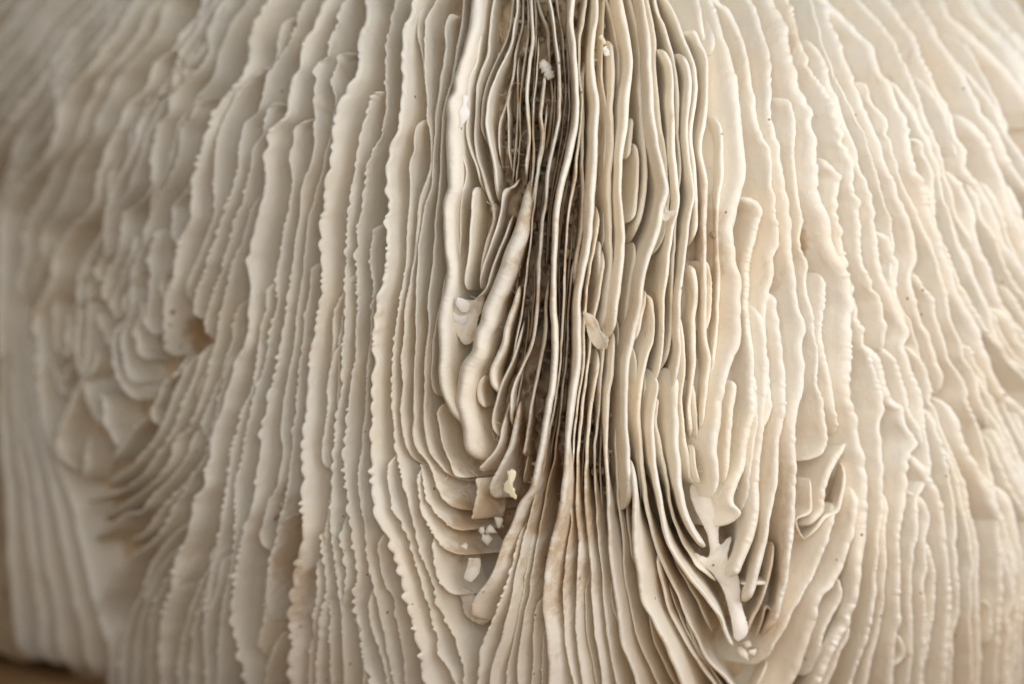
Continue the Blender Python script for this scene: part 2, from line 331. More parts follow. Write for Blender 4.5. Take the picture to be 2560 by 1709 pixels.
L M k=14 h=.5 x=4 a=4 | 02 770,-20 770,150 740,300 720,500 730,700 760,900 760,1100 750,1300 745,1567 | 12 720,0 720,250 700,500 680,700 650,880 620,1050 600,1200 600,1400 600,1567 | 22 590,0 590,200 560,400 530,600 510,800 490,1000 470,1250 450,1450 432,1567 | 32 425,50 380,180 330,370 300,550 290,700 290,900 310,1050 330,1300 330,1567
Lw m k=9 h=.1 | 02 690,500 640,800 650,1100 640,1400 | 12 650,100 640,500 590,800 560,1100
l1 m k=5 h=.15 | 12 810,300 790,500 760,700 720,900 690,1100 670,1400 | 22 665,0 640,350 600,600 560,950 550,1200 530,1567 | 32 540,80 510,250 480,450 475,650 475,900 490,1150 510,1350 560,1567
l1b t k=4 | 12 690,1200 660,1500 | 22 640,100 610,400 570,700 540,1000 520,1300
l1c t | 32 435,450 425,800 440,1100 480,1400
l2 m k=6 h=.15 | 12 870,700 790,1200 740,1400 | 22 720,0 690,300 650,600 610,950 590,1200 590,1567 | 32 590,0 600,200 595,500 580,800 575,1050 590,1250 620,1450 640,1567
l3 m k=7 h=.15 | 22 815,60 790,250 740,550 690,950 670,1300 680,1567 | 32 680,0 690,200 710,500 720,750 745,950 760,1150 790,1350 820,1567
l3b t k=5 | 32 670,550 670,800 675,1100 730,1400 760,1567
l4 m k=6 h=.1 | 12 880,1350 | 22 840,100 830,300 800,600 770,850 755,1150 765,1400 775,1567 | 32 785,0 795,300 820,600 830,850 860,1100 900,1330 950,1567
l4b t | 32 905,600 910,830 960,1020
mm t k=5 | 02 850,-20 840,200 830,500 815,700 850,900 870,1050 875,1250 855,1450 850,1567 | 12 850,0 855,200 845,400 850,600 820,800
nn m k=9 s=15 h=.1 l=-18 x=-6 | 02 930,350 945,500 945,700 945,850 935,1000 940,1200 930,1400 910,1567 | 12 905,0 910,200 915,400 925,600 925,800 910,1000 890,1200 865,1400 840,1520
nl m k=9 s=15 e=15 l=-18 x=-6 | 12 835,640 820,900 815,1050 800,1200 770,1350
oo t k=5 | 02 870,-30 910,100 950,300 980,500 990,700 985,900 970,1150 960,1400 945,1567 | 12 940,200 945,500 940,900 910,1200 | 22 850,200
M M k=12 h=.4 l=-16 x=-10 a=4 | 02 1005,-60 1020,0 1070,200 1105,400 1115,600 1105,800 1085,1000 1070,1200 1040,1400 1020,1567 | 12 1015,0 1020,250 1045,450 1055,600 1045,750 1030,900 1015,1050 990,1200 970,1400 940,1567
M2 M k=9 h=.3 x=3 | 12 960,1450 | 22 930,60 910,300 880,500 870,650 855,850 850,1000 865,1200 870,1400 870,1567 | 32 870,0 880,200 895,400 920,600 940,800 970,1000 1000,1200 1060,1350 1120,1500 1140,1567
m1 m k=6 s=15 | 22 985,470 970,600 955,800 960,1050 970,1250 985,1567 | 32 990,0 1010,250 1020,500 1040,700 1080,900 1120,1050 1170,1200 1210,1300 1260,1400 1340,1567
m2 t k=5 | 12 1010,1300 | 22 985,0 985,350 1010,600 1030,900 1040,1300 1055,1567 | 32 1060,0 1080,250 1100,480 1130,550
m3 m k=10 h=-.05 l=-18 | 12 1150,650 1120,850 1090,1050 1060,1300 1030,1567 | 22 1010,150
N1 m k=9 h=.05 l=-14 x=-6 | 02 1080,-40 1090,0 1130,120 1170,300 1190,500 1195,650 1190,900 1210,1100 1230,1300 1250,1567 | 12 1250,0 1235,200 1210,350 1170,500 1150,650
N1b m k=6 s=12 e=12 | 02 1125,1080 1110,1200 1090,1350 1070,1450
N1c m k=8 s=12 e=12 l=-20 | 02 1140,1305 1160,1450 1160,1567 | 12 1155,0 1150,250 1140,380 1100,470
N2 M k=12 h=.5 l=-15 x=-9 a=4 | 02 1200,-60 1220,0 1250,150 1285,350 1280,550 1290,750 1310,1000 1340,1200 1370,1400 1410,1567 | 12 1420,0 1440,200 1400,320 1370,500 1330,640 1290,750 1250,900 1220,1050 1190,1250 1150,1450 1125,1567 | 22 1105,50 1090,150 1075,350 1075,550 1075,800 1090,1000 1100,1200 1105,1400 1105,1567
N2b M k=12 h=.5 x=10 | 22 1085,1100 1095,1300 1100,1500 | 32 1100,100 1100,300 1130,550 1140,700 1160,820 1250,950 1300,1060 1380,1200 1430,1330 1480,1430 1530,1567
N3 t k=5 | 02 1245,-40 1265,40 1300,200 1320,450 1325,650 1350,850 1370,1000 1390,1200 1420,1400 1440,1567 | 12 1445,50 1450,300 1400,600 1360,800
N4 t k=4 | 22 1150,0 1150,300 1140,600 1150,900 1170,1200 1190,1500
N4b m k=6 | 12 1250,1100 1200,1350 1170,1500 | 22 1160,-20
p2 m k=7 h=.1 s=15 | 12 1275,1110 1300,1250 1290,1567 | 22 1275,0 1250,100 1210,300 1190,500 1180,750 1190,1000 1220,1300 1250,1567 | 32 1260,0 1280,150 1320,320 1400,500 1450,600 1530,780 1600,980 1700,1150 1760,1290 1810,1370 1880,1440 1930,1480 2000,1567
p2b t k=4 | 22 1240,250 1220,600 1230,900 1270,1250
p1 m k=7 s=15 | 32 1312,365 1330,500 1380,650 1410,800 1460,930 1520,1060 1600,1200 1680,1320 1760,1450 1850,1567
p0 m k=6 | 32 1215,900 1270,1060 1300,1180 1370,1330 1440,1480 1500,1567
p3 t k=5 | 32 1460,400 1560,580 1640,720 1700,800 1740,900 1780,1000 1830,1100
O1 M k=8 h=.2 s=12 l=-16 x=-6 | 02 1385,432 1440,500 1480,680 1485,850 1490,1050 1490,1250 1510,1450 1525,1567 | 12 1530,0 1540,150 1545,250 1530,380 1490,500 1470,650 1450,850 1430,1050 1410,1200 1400,1400 1395,1567 | 22 1390,0 1380,150 1340,350 1310,450
O1l M k=9 h=.35 x=6 e=10 a=4 | 22 1360,240 1300,500 1280,650 1275,850 1285,1050 1310,1250 1345,1450 1355,1567 | 32 1355,50 1390,170 1430,300 1520,450 1640,620 1740,740 1820,860 1900,960 1930,1080 1970,1170 2015,1245
q1 m k=7 s=12 | 22 1360,480 1345,600 1328,750 1370,900 1400,1100 1430,1300 1470,1567 | 32 1480,0 1520,170 1570,290 1640,380 1690,480 1800,570 1870,650
O2 m k=6 l=-12 | 02 1300,-60 1340,130 1400,230 1450,400 1490,550 1520,750 1535,900 1530,1100 1530,1300 1545,1567 | 12 1500,500 1490,750 1470,1000 1460,1300 1450,1567 | 22 1440,0 1430,150 1380,300
O3 m k=8 h=.1 l=-14 x=-4 | 02 1390,-60 1440,20 1520,170 1580,350 1640,500 1680,620 1700,800 1690,950 1660,1150 1655,1350 1680,1567 | 12 1690,0 1695,300 1690,600 1640,720
O4 M k=9 h=.25 s=15 l=-14 x=-5 | 02 1560,470 1630,600 1650,750 1640,900 1620,1100 1620,1250 1630,1450 1650,1567 | 12 1660,0 1670,150 1680,230 1650,380 1620,550 1600,750 1580,900 1560,1050 1545,1200 1550,1400 1550,1567 | 22 1550,0 1545,150 1520,350 1490,500
O4l M k=13 h=.35 x=10 e=14 a=4 | 22 1530,240 1480,500 1475,650 1485,750 1480,900 1500,1100 1500,1300 1530,1450 1560,1567 | 32 1570,50 1620,150 1670,240 1745,330
O4b m k=9 s=12 l=-16 | 12 1665,850 1700,1000 1700,1150 1680,1300 1680,1567 | 22 1680,0 1680,200 1650,400 1630,600 1650,750 1680,900
O4c t k=6 | 12 1560,1250 1580,1567 | 22 1590,0 1590,250 1570,500 1590,750 1600,900 1640,1100 1660,1250 1720,1310
O4d m k=6 | 22 1680,950 1690,1150 1740,1300
O5 m k=9 s=20 h=.05 l=-16 x=-6 | 02 1580,285 1690,290 1740,400 1800,520 1805,700 1805,900 1800,1000 1780,1150 1750,1300 1750,1450 1780,1567 | 12 1785,0 1805,150 1795,300 1785,500 1790,700 1790,900 1790,1100 1790,1300 1800,1567 | 22 1820,50 1825,130 1810,300 1790,500 1770,700 1760,880
O5b t k=5 | 22 1690,350 1700,700 1720,900
O5c t k=5 | 22 1880,150 1850,450 1830,800
O6 m k=9 s=20 l=-18 x=-6 | 02 1870,1040 1895,1037 1930,1170 1950,1190 1940,1300 1935,1450 1945,1567 | 12 1940,0 1920,200 1900,400 1900,600 1915,850 1905,1100 1900,1300 1890,1567 | 22 1870,150 1860,350
O6b m k=5 s=10 | 12 1810,820 1840,1050 1830,1400 1820,1470
Q M k=20 h=.45 x=-20 a=5 e=110 | 02 1860,-80 1890,0 1940,180 1970,330 2030,450 2080,650 2115,750 2130,900 2160,1150 2180,1350 2200,1567 | 12 2200,0 2170,150 2130,280 2090,450 2070,550 2080,700 2110,900 2150,980 2145,1200 2140,1400 2140,1567 | 22 2120,0 2080,150 2020,350 1960,650 1940,850 1930,1000 1950,1130 1970,1300 1940,1450
Q0 m k=12 h=.1 l=-30 | 02 1850,-60 1870,300 1900,500
Qx m k=10 | 02 1720,-60 1760,180 1800,300 1840,380
R0l m k=12 s=25 l=-28 x=-8 | 12 2140,240 2220,270 2300,370 2260,500 2240,620 2200,740 2180,900 2190,1050 2180,1200 2190,1400 2210,1567 | 22 2220,50 2225,150 2225,300 2230,500 2235,650 2200,800 2160,1000 2140,1150 2090,1300 2050,1500 | 32 2110,0 2080,80 2030,140
R0a m k=10 s=10 | 22 2090,350 2080,500 2050,650 2030,850 2000,1100 1980,1300
R1 m k=7 | 22 2250,200 2260,700 2230,900 2200,1200 2170,1450 2130,1567
R1b M k=14 h=.2 x=-10 e=16 | 12 2349,1200 2330,1300 2349,1500 | 22 2349,200 2340,700 2300,1100 2280,1300 2270,1567 | 32 2255,50 2200,250 2120,430 2060,560 2020,590
Q1 M k=11 h=.1 x=-6 | 02 1880,-40 1910,30 1990,80 2050,180 2100,300 2150,450 2190,600 2210,750 2240,950 2260,1100 2310,1280 | 03 10,1370 35,1567 | 13 25,50 40,170 70,230 75,330 90,480 100,600 100,680 50,770 45,870 60,910 45,960 50,1000 0,1120 | 12 2340,1400 | 23 5,100 20,200 30,500 35,620 10,720 -40,900
Q1b M k=11 s=20 x=-6 e=18 | 13 70,1090 100,1110 105,1350 120,1540 | 23 140,0 150,200 165,300 165,500 150,640 130,800 110,1000 105,1150 80,1350 40,1567 | 33 20,60 0,170 | 32 2310,350 2240,600 2190,760 2140,830
Q2 M k=11 x=-6 | 02 2160,-40 2180,0 2240,70 2290,200 2330,350 | 03 5,500 25,650 35,830 30,950 40,1100 70,1210 110,1320 115,1430 150,1470 140,1567 | 13 160,0 170,180 190,250 185,300 200,400 230,470 225,570 230,700 240,850 255,950 270,1120 285,1220 300,1300 330,1360 320,1410 350,1450 320,1567 | 23 310,0 325,120 340,200 335,350 310,500 280,620 265,750 260,950 270,1100 255,1300 245,1567 | 33 240,30 240,160 215,350 200,460 180,600 140,750 110,850 95,950 40,1030 -20,1150
S0b m s=20 x=-4 | 03 120,890 190,920 200,980 230,1050 260,1200 240,1400 260,1567 | 13 270,0 290,200 300,350 325,480 300,550 295,680 320,770 360,820 360,1000 380,1150 410,1280 430,1420 440,1567 | 23 440,30 460,80 470,200 455,250 460,380 490,520 520,680 550,850 550,950 500,1050 420,1100
S0 M k=17 h=.25 x=-14 | 03 60,-40 120,100 175,200 205,400 270,650 340,850 430,1030 440,1180 480,1290 465,1390 480,1567 | 13 490,0 485,190 520,290 560,400 600,480 605,600 650,750 720,870 790,1040 780,1110 820,1220 800,1350 790,1567 | 23 790,0 785,200 775,400 790,550 840,720 880,900 915,1080 940,1250 940,1450 945,1567 | 33 930,80 930,200 900,350 880,430 870,600 850,700 820,850 770,930 765,1030 700,1100 650,1200 580,1350 530,1480 480,1600
S1 m k=9 a=9 p=26 x=-4 | 03 150,-40 170,0 210,50 225,130 260,150 265,240 300,260 300,380 340,480 370,560 370,630 420,640 490,770 550,880 600,990 600,1060 650,1090 650,1180 690,1230 685,1320 740,1370 745,1440 780,1490 790,1567 | 13 785,0 780,80 805,120 800,220 840,270 830,420 850,480 845,620 870,650 860,740 890,760 900,900 930,950 960,1020 960,1080 1030,1150 1040,1250 1070,1400 1080,1567 | 23 1090,60 1160,130
S1a m k=10 h=.1 x=-5 s=20 | 03 390,345 440,340 470,450 520,530 550,610 560,680 590,800 630,880 700,1090 780,1290 830,1400 855,1567 | 13 880,0 910,100 910,170 950,220 960,320 985,370 970,440 990,520 1000,620 1010,680 1040,850 1080,980 1130,1100 1180,1250 1240,1350 1310,1500 | 23 1250,20 1310,180 1350,330 1390,430 1420,550 1440,800 1470,950 1490,1100 1540,1250 1600,1300
V m k=9 a=8 p=26 s=20 x=-4 | 03 560,1440 610,1450 600,1567 | 13 650,30 635,200 630,340 655,480 665,560 690,720 720,880 750,1010 795,1050 780,1110 820,1220 840,1370 880,1470 885,1567 | 23 910,60 970,180 1000,280 1030,430 1050,550 1060,640 1030,700 1040,900 1040,1050 1050,1250 1060,1400 1060,1567 | 33 1045,0 1040,130 1015,290 1020,350 1005,450 1000,600 1000,720 970,850 950,1000 910,1150 860,1290 810,1430 770,1567
V2 m k=8 s=20 | 13 540,930 535,1150 510,1350 515,1567 | 23 540,0 560,180 580,280 600,420 610,480 620,620 670,780 690,850
W1l m k=9 s=20 x=-5 | 13 1030,555 1100,600 1140,680 1160,780 1200,830 1200,920 1190,1050 1230,1250 1290,1400 1330,1500
S2 M k=12 x=-8 h=.1 | 03 560,-40 600,200 640,300 690,440 720,540 780,680 790,750 850,870 910,1020 980,1180 1040,1310 1060,1400 1110,1567 | 13 1125,10 1190,120 1210,250 1260,310 1300,450 1350,590 1370,680 1385,870 1340,940 1340,1100 1370,1220 1430,1380 1500,1500 | 23 1540,50 1590,200 1640,330 1690,500
S2b m s=25 x=-4 | 03 800,755 900,770 920,860 960,960 1020,1010 1070,1010 1110,1160 1090,1230 1130,1280 1150,1430 1190,1500 1190,1567 | 13 1200,20 1280,200 1360,350 1430,540 1510,680 1560,800 1590,950 1650,1120 1670,1230 1680,1330 1730,1470 | 23 1780,30 1800,150 1880,240 1930,350 1950,500 2000,620 2060,750 2130,800
W3b m k=8 s=20 | 13 1370,910 1420,1050 1520,1190 1530,1290 1600,1450 1640,1567 | 23 1650,30 1680,170 1720,230 1800,350 1830,430 1830,550 1900,680 1990,850 2010,970 2050,1100 2090,1300 2110,1450 | 33 2140,0 2170,60 2240,300 2300,550 2349,700
S3 M k=14 x=-10 | 03 520,-40 720,160 880,330 990,450 1020,570 1080,700 1160,790 1190,930 1220,990 1270,1010 1290,1100 1320,1300 1360,1500 | 13 1370,0 1430,110 1470,250 1500,380 1540,520 1600,650 1640,780 1700,920 1750,1080 1830,1230 1900,1340 1950,1450 | 23 1990,30 2080,220 2140,380 2220,500 2349,620
S3b m s=20 | 23 1770,20 1860,50 1910,200 2000,330 2020,450 2090,560 2150,700 2250,870 2349,1100
S3c m | 13 1480,50 1560,500 1650,750 1800,1100 1950,1350 2080,1550 | 23 2150,30 2230,150 2349,230
S4 M k=18 h=.25 x=-16 | 03 1080,-60 1230,150 1370,330 1450,520 1540,680 1600,830 1690,960 1750,1150 1800,1290 1860,1360 | 13 1850,-20 1900,50 1990,130 2050,240 2110,370 2150,470 2200,620 2240,720 2349,880
S4b M k=18 h=.2 x=-14 | 13 1780,-20 1850,200 1930,400 1930,520 1990,740 2080,900 2120,1060 2160,1180 2260,1330 2349,1450
S4c m s=15 | 03 1310,1280 1400,1290 1450,1420 1500,1500 | 13 1540,60 1530,150 1600,430
S5 M k=14 | 03 1620,-40 1700,150 1850,290 2000,430 2200,620 2349,820
S5b M k=14 | 03 1850,1040 1960,1200 2060,1320 2130,1480 2170,1567 | 13 2170,0 2220,240 2300,450 2349,560
S6 M k=12 | 03 1980,-40 2060,60 2200,220 2349,400
X2 M k=20 h=.2 x=-20 | 23 1000,0 1090,180 1150,430 1250,580 1310,600 1320,760 1370,860 1395,920 1330,1050 1310,1150 1320,1350 1290,1567 | 33 1275,10 1250,200 1260,400 1260,600 1255,800 1250,970 1220,1080 1210,1200 1195,1567
X4 m k=9 | 23 1090,0 1160,120 1220,250 1260,380 1300,500 1320,620 1420,850 1480,1060 1490,1250 1400,1450 | 33 1395,0 1380,200 1340,350 1345,450 1330,570 1330,700 1330,850 1345,1000 1345,1150 1340,1300 1320,1450 1310,1567
X5 m k=9 | 23 1340,0 1420,150 1480,300 1520,450 1510,560 1560,620 1590,750 1640,870 1700,1000 1760,1150 1810,1280 1830,1400 1860,1567 | 33 1890,30 1920,200 1935,300 1945,450 1945,600 1950,750 1960,900 1970,1050 1975,1250 1970,1450 1960,1567
X6 M k=14 x=-8 | 23 1690,500 1780,760 1850,1000 1950,1200 2050,1400 2140,1567 | 33 2170,60 2220,270 2210,450 2260,600 2280,830 2240,950 2260,1100 2230,1300 2230,1567
X7 m | 23 1500,560 1560,800 1600,950 1650,1100 1700,1300 1740,1480 | 33 1740,20 1750,200 1740,330 1755,400 1740,500 1750,650 1755,800 1760,950 1720,1050 1700,1300 1690,1567
X8 m | 23 1600,900 1680,1060 1750,1250 1800,1450 | 33 1830,30 1860,200 1880,400 1890,520 1880,620 1885,800 1880,950 1880,1100 1890,1250 1885,1567
X9 M k=13 x=-8 | 23 1400,1000 1450,1150 1560,1330 1620,1500 | 33 1630,0 1645,200 1670,400 1690,600 1700,800 1690,1050 1660,1250 1640,1567
X10 m k=9 | 23 1340,1350 1430,1430 1480,1550 | 33 1480,30 1490,100 1460,200 1460,400 1480,530 1440,650 1450,800 1465,950 1460,1150 1445,1350 1430,1567
X11 m s=20 k=9 | 33 1470,230 1520,400 1550,560 1550,670 1530,700 1540,850 1540,950 1510,1050 1490,1250 1440,1500
X12 M | 23 2130,800 2200,1000 2349,1300
X13 m | 23 2060,850 2130,1080 2200,1250 2349,1530
X14 m s=20 | 33 2030,800 2070,900 2060,1020 2040,1200
Y1 m k=9 x=-5 l=-34 | 23 700,1480 640,1567 | 33 612,5 575,160 540,250 500,370 470,460 400,600 330,720 290,800 230,900 180,1020 130,1120 70,1200 30,1300 -30,1400
Y2 M k=22 h=.2 x=-18 l=-34 | 23 900,1300 860,1567 | 33 840,20 830,200 770,350 730,500 680,580 620,680 550,740 500,850 480,1000 430,1130 380,1300 340,1420 240,1600
Y2b m k=8 l=-34 | 33 700,600 690,780 600,960 540,1100 500,1300 400,1500
Y3b m k=8 l=-34 | 33 770,930 770,1060 740,1180 690,1250 640,1400 560,1567
Y5 m k=9 | 23 1100,1300 1110,1500 | 33 1110,0 1100,150 1090,300 1095,420 1085,560 1075,700 1070,850 1050,950 1030,1070 1000,1200 970,1330 940,1450 920,1567
Y6b m s=15 e=15 | 33 1225,1120 1260,1200 1275,1300 1200,1400
U1 m k=13 x=-12 l=-30 e=14 | 23 790,930 690,1040 610,1180 560,1320 545,1450 535,1567 | 33 470,60 430,118
U2 m k=8 x=-6 l=-20 | 23 730,1120 738,1230 700,1380 640,1567 | 33 540,40 460,150 375,255
U3 t | 23 440,1250 415,1400 405,1567 | 33 270,60 310,190 365,255
Z0 m k=10 e=10 s=0 | 33 -250,650 0,640
rod3 m k=9 e=8 x=-4 | 33 90,280 40,480 0,650 | 32 2300,800 2220,960 2165,1100
rod4 m k=10 e=10 x=-4 | 33 100,700 40,900 | 32 2349,850 2300,1000 2250,1140
rod5 m k=10 | 32 2345,1380 2300,1470 2250,1567
z1 m k=14 h=.2 x=8 l=34 | 10 1150,1330 1050,1450 | 20 1010,0 1010,150 1060,330 1120,450 1190,530
z2 m k=9 h=.2 l=34 | 10 1120,1430 | 20 1110,0 1120,130 1160,300 1200,370
z3 m k=12 l=34 | 10 1230,1440 | 20 1240,0 1270,110 1320,150
z4 M k=16 h=.25 x=10 l=34 | 20 830,60 840,180 820,250 720,340 640,500 600,620 540,790 490,950 560,1080 640,1180
z5 M k=12 l=34 | 20 900,470 940,560 935,750 1000,850 1040,960
z6 m k=11 l=34 | 20 1310,700 1180,830 1080,980 1000,1090
z7 m k=11 l=34 | 20 700,100 600,250 560,350 510,420
z7b m k=10 l=34 | 20 430,200 500,330 520,430 570,490
z8 m k=10 l=34 | 20 800,880 770,1000 770,1150 720,1260
z9 m k=11 l=34 | 20 1700,130 1560,330 1500,360 1430,530 1370,620 1370,720 1420,760
z10 m k=9 | 20 1750,100 1700,200 1600,450 1500,720 1350,970 1200,1150 1050,1250 900,1340
z11 m k=9 | 20 1860,0 1840,60 1800,230 1690,520 1600,740 1500,950 1400,1100 1300,1230 1130,1350 900,1440 700,1480
z12 m k=9 | 20 1960,0 1950,50 1900,300 1850,500 1800,650 1740,780 1620,900 1560,1080 1450,1250 1200,1440 1000,1567 | 30 850,80
z13 m k=9 | 20 1760,770 1700,1050 1550,1250 1400,1400 1280,1567 | 30 1130,10 1000,130 850,240 770,270
z14 m k=9 | 20 2090,60 2040,350 1960,700 1900,1000 1780,1200 1600,1400 1450,1567 | 30 1400,50 1330,170 1160,270 1100,300
z15 m k=9 | 20 1830,1050 1700,1350 1580,1520 | 30 1540,50 1350,300 1150,440 1050,600 950,750 890,900 940,1100 950,1300
z16 m k=9 | 30 1690,50 1640,130 1500,280 1350,520 1300,700 1180,950 1120,1200 1110,1567
z17 m k=9 | 30 1580,480 1440,750 1370,950 1340,1200 1330,1567
z18 m k=9 | 30 1960,200 1900,500 1800,700 1700,950 1640,1200 1640,1567
z19 m k=9 | 30 2010,380 1960,700 1880,1000 1860,1300 1880,1567
f1 M k=22 a=2 s=300 h=-.3 | 10 -60,600 -40,1200 | 20 -30,500 -10,1000 30,1567 | 30 60,500 90,900 130,1340
f2 M k=22 a=2 s=300 h=-.3 | 10 300,1250 | 20 300,300 340,700 420,1000 520,1250 620,1500 | 30 700,300 780,600 870,900 940,1100 960,1567
gg1 m k=10 h=.15 | 31 330,0 280,20 205,90 170,250 120,450 90,600 75,800 70,1000
gg2 m k=8 | 31 600,60 590,200 620,500 640,700 610,880 580,1050 560,1250 550,1567
gg3 m k=7 | 31 690,100 720,450 760,800
gg4 m k=7 | 31 780,20 775,250 810,400 820,600 780,900
gg6 m k=7 | 31 480,1150 485,1567
gg7 m k=8 | 31 850,880 900,1000 950,1080 975,1200 970,1300 980,1567
gg8 m k=8 | 31 200,1090 140,1250 60,1567
gg9 m k=8 | 31 520,420 560,600 540,900 500,1200
S7 M k=12 | 03 2230,-60 2400,180 2600,420
S8 M k=12 | 03 2330,620 2500,900 2650,1200
X15 m k=9 | 23 2180,420 2349,760 2520,1150
X16 m k=9 | 23 2280,1000 2400,1350 | 33 2420,100 2440,700 2430,1567
X17 M k=12 | 23 2200,1300 2290,1567 | 33 2330,250 2370,700 2350,1100 2340,1567
X18 m k=8 | 33 2250,150 2310,500 2330,800 2290,1100 2280,1567
X19 m k=8 | 23 2010,1150 2100,1450 | 33 2120,150 2150,500 2160,900 2110,1300 2100,1567
W7 M k=12 | 13 2250,100 2320,350 2450,700
W8 m k=9 | 13 2060,100 2150,400 2250,650 2400,950
W9 m k=9 | 13 2200,1050 2349,1280 2450,1450
am M k=12 | 00 260,-40 100,150 -60,330
an M k=12 | 00 100,-60 -60,90
W10 M k=14 | 13 2150,1250 2260,1400 2330,1567 | 23 2400,60 2480,250 2600,500
kA m k=6 h=.15 | 32 90,60 30,380 | 31 2330,560 2240,800 2150,1030 2065,1220 2045,1400 2030,1567
h1 t | 02 140,-20 150,300 110,600 80,900 70,1200 60,1500 | 12 20,200
h2 t | 02 215,-20 225,400 205,800 170,1100 165,1567 | 12 150,150 90,500 30,800
h3 t | 02 385,600 400,900 385,1150 340,1500 | 12 290,250 240,600 215,900 190,1250 150,1567 | 22 100,100
h4 t | 02 500,300 520,700 520,1000 490,1300 430,1567 | 12 370,300 330,650 330,900
h5 t | 02 590,200 590,600 600,900 580,1200 540,1500 | 12 500,200 450,500 420,800 400,1200 400,1567 | 22 380,200 340,600 280,1000
h6 t | 12 560,500 520,900 490,1300 480,1567 | 22 470,200 430,600 360,1000 300,1400
h7 t | 22 560,600 530,1000 500,1300 490,1567 | 32 500,200
h8 t | 22 700,700 650,1100 640,1567
h9 t | 22 830,700 810,1000 820,1400 825,1567
h10 t | 12 60,900 20,1300 | 11 2349,1400 2290,1567 | 21 2260,150
h11 t | 12 160,1200 130,1567 | 22 100,250 40,600 0,900
h12 t | 22 200,700 150,1000 80,1300
h13 t | 02 60,500 50,900 30,1300 | 12 0,100
h14 t | 32 1560,900 1640,1100 1740,1300 1830,1430 1920,1567
h15 t | 32 1420,620 1500,850 1580,1050 1690,1250 1800,1450
"""
FILLS = """
a1 a2 2 m
a2 a0 2 m
a0 b0 1 m
b1 b3 1 m
f1 f2 3 M a=2 k=26 h=-.4 s=300
S4 S5 1 M k=13
S5 S6 1 M k=13
S4b S4 1 m
z16 z17 1 m
z17 z18 1 m
z18 z19 1 m
gg2 C1 1 t
S3 S4b 1 m
S3b X12 2 m
X15 S3b 1 m
S4 S8 1 m
S5 S7 2 M
S5b S5 1 m
S1 S2 1 t
S3 S4b 1 t
X6 X18 1 m
b1 A2 2 t
S3c W10 1 m
am a1 1 m
S3 S4 1 m
"""
ROW0 = (0, 427, 854, 1281)
TYPES = {
    'M': dict(k=12, h=.25, a=6, p=30, s=0, e=0),
    'm': dict(k=7, h=0, a=5, p=19, s=0, e=0),
    't': dict(k=4.5, h=-.12, a=3, p=11, s=0, e=0),
    'F': dict(k=21, h=.3, a=2.5, p=45, s=0, e=0),
}

def parse_opts(words):
    o = dict(TYPES[words[0]])
    for w in words[1:]:
        a, b = w.split('=')
        o[a] = float(b)
    return o

def parse_line(line):
    head, *sheets = line.split('|')
    words = head.split()
    pts = []
    for sh in sheets:
        w = sh.split()
        r, c = int(w[0][0]), int(w[0][1])
        sc = 0.27245 if r < 3 else 0.27290
        for p in w[1:]:
            x, y = p.split(',')
            pts.append((640 * c + float(x) * sc, ROW0[r] + float(y) * sc))
    keep = [pts[0]]
    for p in pts[1:-1]:
        if math.hypot(p[0] - keep[-1][0], p[1] - keep[-1][1]) > 15:
            keep.append(p)
    if len(keep) > 1 and math.hypot(pts[-1][0] - keep[-1][0], pts[-1][1] - keep[-1][1]) < 12:
        keep.pop()
    keep.append(pts[-1])
    return words[0], parse_opts(words[1:]), np.array(keep)

def resample(p, step=None, n=None):
    """smooth curve through the traced points, evenly spaced"""
    d = np.concatenate([[0], np.cumsum(np.maximum(np.hypot(*np.diff(p, axis=0).T), 1e-3))])
    m = np.zeros_like(p)                                   # finite-difference tangents (Hermite)
    dd = np.diff(d)[:, None]
    sl = np.diff(p, axis=0) / dd
    m[0], m[-1] = sl[0], sl[-1]
    if len(p) > 2:
        m[1:-1] = (sl[:-1] * dd[1:] + sl[1:] * dd[:-1]) / (dd[1:] + dd[:-1])
    if n is None:
        n = max(6, int(d[-1] / step) + 1)
    s = np.linspace(0, d[-1], n)
    i = np.clip(np.searchsorted(d, s, side='right') - 1, 0, len(p) - 2)
    hlen = (d[i + 1] - d[i])
    t = ((s - d[i]) / hlen)[:, None]
    hl = hlen[:, None]
    t2, t3 = t * t, t * t * t
    return ((2*t3 - 3*t2 + 1) * p[i] + (t3 - 2*t2 + t) * hl * m[i]
            + (-2*t3 + 3*t2) * p[i+1] + (t3 - t2) * hl * m[i+1]), s

def smooth(a, sig):
    r = int(3 * sig) + 1
    k = np.exp(-0.5 * (np.arange(-r, r + 1) / sig) ** 2)
    k /= k.sum()
    ap = np.concatenate([2 * a[:1] - a[r:0:-1], a, 2 * a[-1:] - a[-2:-r-2:-1]]) if len(a) > r + 1 else None
    if ap is None:
        return a
    if a.ndim == 1:
        return np.convolve(ap, k, 'valid')
    return np.stack([np.convolve(ap[:, j], k, 'valid') for j in range(a.shape[1])], axis=1)

def rand_wave(s, wl, amp):
    """smooth random wave along arc length s"""
    n = int(s[-1] / wl) + 4
    kn = rng.uniform(-1, 1, n)
    x = s / wl + rng.uniform(0, 1)
    i = x.astype(int)
    f = x - i
    f = f * f * (3 - 2 * f)
    return amp * (kn[i] * (1 - f) + kn[i + 1] * f)

